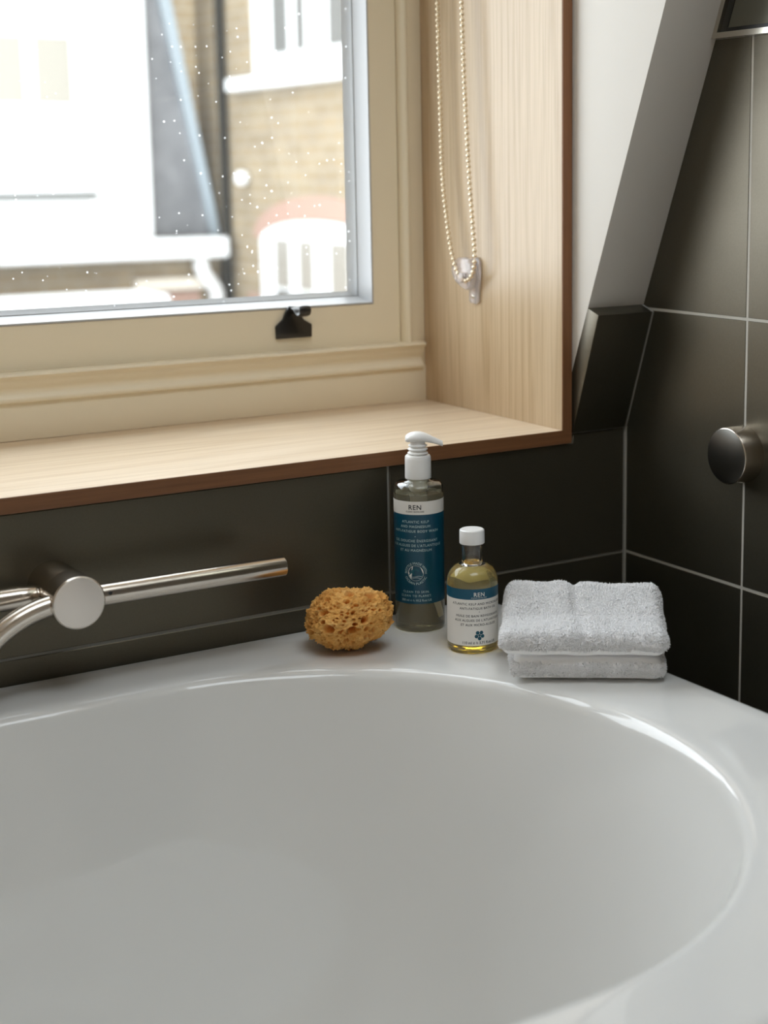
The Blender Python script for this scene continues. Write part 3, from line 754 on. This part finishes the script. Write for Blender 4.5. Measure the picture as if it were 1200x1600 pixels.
def add_pile(P, F, name, parent, n, length, rad, contact):
    T = np.concatenate([F[:, [0, 1, 2]], F[:, [0, 2, 3]]])
    a, b, c = P[T[:, 0]], P[T[:, 1]], P[T[:, 2]]
    cr = np.cross(b - a, c - a); ar = np.linalg.norm(cr, axis=1); ok = ar > 1e-12; T = T[ok]; a, b, c, cr, ar = a[ok], b[ok], c[ok], cr[ok], ar[ok]
    k = RNG.choice(len(T), n, p=ar / ar.sum()); r1 = np.sqrt(RNG.random(n))[:, None]; r2 = RNG.random(n)[:, None]
    pos = (1 - r1) * a[k] + r1 * (1 - r2) * b[k] + r1 * r2 * c[k]; nr = cr[k] / ar[k][:, None]
    keep = (abs(nr[:, 2]) < .6) if contact == 'top' else (nr[:, 2] > -.35)
    pos = pos[keep]; nr = nr[keep]; n = len(pos)
    rv = RNG.normal(size=(n, 3)); rv /= np.linalg.norm(rv, axis=1)[:, None]
    d1 = nr + rv * .75; d1 /= np.linalg.norm(d1, axis=1)[:, None]
    rv2 = RNG.normal(size=(n, 3)); rv2 /= np.linalg.norm(rv2, axis=1)[:, None]
    d2 = d1 + rv2 * 1.9; d2 /= np.linalg.norm(d2, axis=1)[:, None]
    ln = length * RNG.uniform(.55, 1.25, n)[:, None]
    t1 = np.cross(d1, rv2); t1 /= np.maximum(np.linalg.norm(t1, axis=1), 1e-6)[:, None]; t2 = np.cross(d1, t1)
    VV = np.zeros((n, 7, 3))
    mid = pos + d1 * ln * .6; tip = mid + d2 * ln * .45
    for q in range(3):
        w_ = t1 * math.cos(2 * PI * q / 3) + t2 * math.sin(2 * PI * q / 3)
        VV[:, q] = pos - nr * .0003 + w_ * rad; VV[:, 3 + q] = mid + w_ * rad * .95
    VV[:, 6] = tip
    base = (np.arange(n) * 7)[:, None]
    fs = np.array([[0, 1, 4], [0, 4, 3], [1, 2, 5], [1, 5, 4], [2, 0, 3], [2, 3, 5], [3, 4, 6], [4, 5, 6], [5, 3, 6]])
    FF = (base[:, :, None] + fs[None]).reshape(-1, 3)
    me = bpy.data.meshes.new(name); VV = VV.reshape(-1, 3)
    me.vertices.add(len(VV)); me.vertices.foreach_set('co', VV.astype(np.float32).ravel())
    me.loops.add(FF.size); me.loops.foreach_set('vertex_index', FF.astype(np.int32).ravel())
    me.polygons.add(len(FF)); me.polygons.foreach_set('loop_start', (np.arange(len(FF)) * 3).astype(np.int32))
    me.update(calc_edges=True); me.validate()
    o = link(name, me, TERRY, parent, True); tag(o, kind='stuff'); return o
def cloth(label, org, wd, dp, ht, fun, n, contact):
    P, F = cloth_surface(wd, dp, ht, fun)
    # org: front-left bottom corner
    Wd = np.array(org) + (P[:, :1] + wd / 2) * Ux + (P[:, 1:2] + dp / 2) * Vx + P[:, 2:3] * Zx
    e = empty('washcloth', tuple(np.array(org) + Ux * wd / 2 + Vx * dp / 2)); tag(e, label, 'washcloth', 'folded white washcloths on the tub rim')
    pyd('folded_cloth', Wd, [tuple(int(i) for i in f) for f in F], TERRY, e, True)
    add_pile(Wd, F, 'terry_pile', e, n, .0029, .00048, contact)
    return e
LO = np.array([-.1425, -.2595, RIM + .0020]) - np.array([.588, .809, 0]) * .008
cloth('lower folded white terry washcloth lying on the tub rim', LO, .146, .112, .0205, low_fun, 52000, 'top')
UO = LO - Ux * .0075 - Vx * .0045 + Zx * .0240
cloth('upper folded white terry washcloth with a centre crease, stacked on the other', UO, .155, .138, .0215, up_fun, 84000, 'bottom')

# ------------------------------------------------------------------ outside: buildings across the yard
def brick_material(k=1.0):
    K = lambda *c: (*(min(x * k, .9) for x in c[:3]), *c[3:])
    M = Mat('yellow_stock_brick', rough=.9)
    c = M.n('ShaderNodeTexCoord'); sep = M.n('ShaderNodeSeparateXYZ'); M.l(c.outputs['Object'], sep.inputs[0])
    ad = M.n('ShaderNodeMath', operation='ADD'); M.l(sep.outputs[0], ad.inputs[0]); M.l(sep.outputs[1], ad.inputs[1])
    cb = M.n('ShaderNodeCombineXYZ'); M.l(ad.outputs[0], cb.inputs[0]); M.l(sep.outputs[2], cb.inputs[1])
    br = M.n('ShaderNodeTexBrick'); M.l(cb.outputs[0], br.inputs['Vector'])
    br.inputs['Scale'].default_value = 1; br.inputs['Brick Width'].default_value = .225; br.inputs['Row Height'].default_value = .075; br.inputs['Mortar Size'].default_value = .008
    br.inputs['Color1'].default_value = K(.25, .185, .11, 1); br.inputs['Color2'].default_value = K(.195, .143, .084, 1); br.inputs['Mortar'].default_value = K(.265, .24, .195, 1)
    M.color(M.mix(.45, br.outputs['Color'], M.ramp(M.noise(cb.outputs[0], 3.5, 4), [(.3, K(.16, .12, .073)), (.7, K(.29, .23, .14))]))); return M.m
BRICK = brick_material()
RED = plain('red_rubbed_brick', (.30, .19, .145), .9)
WHITEX = plain('white_render', (.60, .60, .59), .7)
SHADE = plain('window_interior', (.09, .088, .08), .3)
PALEL = plain('pale_dormer_pane', (.26, .24, .20), .4)
PALEG = plain('pale_window_pane', (.22, .20, .17), .3)
LEAD = plain('lead_flashing', (.24, .275, .295), .6)
LEDGESHADE = plain('ledge_shade', (.07, .07, .06), .7)  # dark colour for the shadow line under the outside ledge
def slate():
    M = Mat('blue_grey_slate', rough=.6); v = M.coord((1, 1, 1)); M.color(M.ramp(M.noise(v, 6, 5), [(.3, (.10, .10, .104)), (.7, (.16, .16, .164))])); return M.m
SLATE = slate()
PIPE = plain('black_cast_iron', (.014, .012, .008), .8, spec=.15)

wb = empty('white_building', (1.2, 8, -6)); tag(wb, 'white rendered dormer building outside, left in the window view', 'building')
box('wall', -3.5, 2.742, 8.0, 8.4, .62, 3.4, WHITEX, wb, .01)
for (x0, x1, z0, z1) in ((1.60, 1.957, 1.46, 1.850), (2.034, 2.250, 1.46, 1.850)):
    wn = box('window', x0 - .03, x1 + .03, 7.99, 8.03, z0 - .03, z1 + .03, WHITEX, wb)
    box('pane', x0, x1, 7.984, 7.995, z0, z1, PALEL, wn)
box('window_ledge', 1.2, 2.36, 7.86, 8.0, .925, .965, WHITEX, wb, .004)
box('ledge_shade_strip', 1.2, 2.36, 7.93, 8.0, .893, .922, LEDGESHADE, wb)  # solid dark strip painting the shadow line below the ledge
box('gutter_cornice', -3.5, 3.172, 7.80, 8.0, .50, .632, WHITEX, wb, .015)
prism('slate_roof', [(2.742, .635), (3.175, .635), (2.865, 2.15), (2.70, 2.9), (2.60, 2.9)], 'y', 8.12, 8.4, SLATE, wb)
prism('roof_flashing', [(3.175, .635), (3.172+.055, .635), (2.945, 2.15), (2.76, 2.9), (2.70, 2.9), (2.865, 2.15)], 'y', 8.08, 8.4, LEAD, wb)
box('lower_wall', -3.5, 3.17, 8.0, 8.4, -6, .5, BRICK, wb)
box('brick_band', 2.58, 3.02, 7.97, 8.0, -.4, .285, RED, wb)
box('stone_band', 2.58, 3.10, 7.93, 8.0, .30, .375, plain('pale_stone', (.55, .49, .41), .8), wb)
tube('swan_neck_pipe', [(3.0, 7.88, .51), (3.0, 7.88, .44), (3.02, 7.88, .39), (3.09, 7.9, .31), (3.115, 7.92, .27), (3.12, 7.92, .2), (3.12, 7.92, -6)], .05, WHITEX, wb, 20)
lr = empty('lean_to_roof', (1.5, 7.4, -6)); tag(lr, 'low white roof block outside at the bottom left of the window', 'roof')
box('roof_block', -2.5, 2.52, 7.2, 7.7, -6, .335, WHITEX, lr, .02); box('roof_step', -2.5, 2.44, 6.9, 7.2, -6, .18, WHITEX, lr, .02)

bb = empty('brick_building', (3.6, 7, -6)); tag(bb, 'yellow brick building outside with white sash windows, right in the window view', 'building')
box('side_wall', 3.2486, 6.5, 3.0, 8.7, -6, 4.6, BRICK, bb)
box('rear_wall', 2.0, 3.2486, 8.42, 8.7, -6, 4.6, brick_material(1.75), bb)  # same brick lightened in colour to make up for light missing in this recess
XWL = 3.2486
def xbox(nm, y0, y1, z0, z1, out, mt, par, bev=0): return box(nm, XWL - out, XWL + .01, y0, y1, z0, z1, mt, par, bev)
wu = xbox('window', 5.9, 7.472, 1.60, 3.3, .03, WHITEX, bb)
xbox('window_sill', 5.75, 7.77, 1.535, 1.615, .09, WHITEX, bb, .01)
for y0, y1 in ((6.985, 7.175), (6.765, 6.868), (6.25, 6.46)):
    box('pane', XWL - .036, XWL - .028, y0, y1, 1.735, 3.2, SHADE, wu)
ax0, ax1 = 5.95, 7.456
am = (ax0 + ax1) / 2
def arch(r_extra, zs, rise): return [(am + (ax1 - am + r_extra) * math.cos(a), zs + rise * math.sin(a)) for a in np.linspace(0, PI, 25)]
ring_o = arch(.13, .64, .255); ring_i = arch(0, .62, .14)
prism('brick_arch', ring_o + ring_i[::-1], 'x', XWL - .012, XWL + .01, RED, bb)
wa = prism('window', arch(0, .62, .135) + [(ax0, -1.2), (ax1, -1.2)], 'x', XWL - .03, XWL + .01, WHITEX, bb)
for y0, y1 in ((7.045, 7.227), (6.735, 6.908), (6.30, 6.505)):
    box('pane', XWL - .036, XWL - .028, y0, y1, .345, .632, PALEG, wa); box('pane', XWL - .036, XWL - .028, y0, y1, -.4, .325, SHADE, wa)
xbox('brick_pier', 7.47, 7.70, -.6, .28, .01, RED, bb)
dp = tube('drain_pipe', [(3.212, 7.94, -6), (3.212, 7.94, 4.6)], .032, PIPE, None, 20); tag(dp, 'black cast iron drain pipe outside in the corner of the brick walls', 'pipe')
bl = lathe('wall_globe', [(0, -.048), (.02, -.044), (.037, -.030), (.047, -.008), (.048, .008), (.037, .032), (.02, .044), (0, .048)], WHITEX, None, (3.205, 7.66, 1.0), 24); tag(bl, 'small white round fitting outside on the brick wall beside the black pipe', 'fitting')
gr = box('ground', -30, 30, .6, 40, -6.2, -6.0, plain('street_paving', (.35, .34, .32), .9)); tag(gr, 'street paving far below the window', kind='structure')
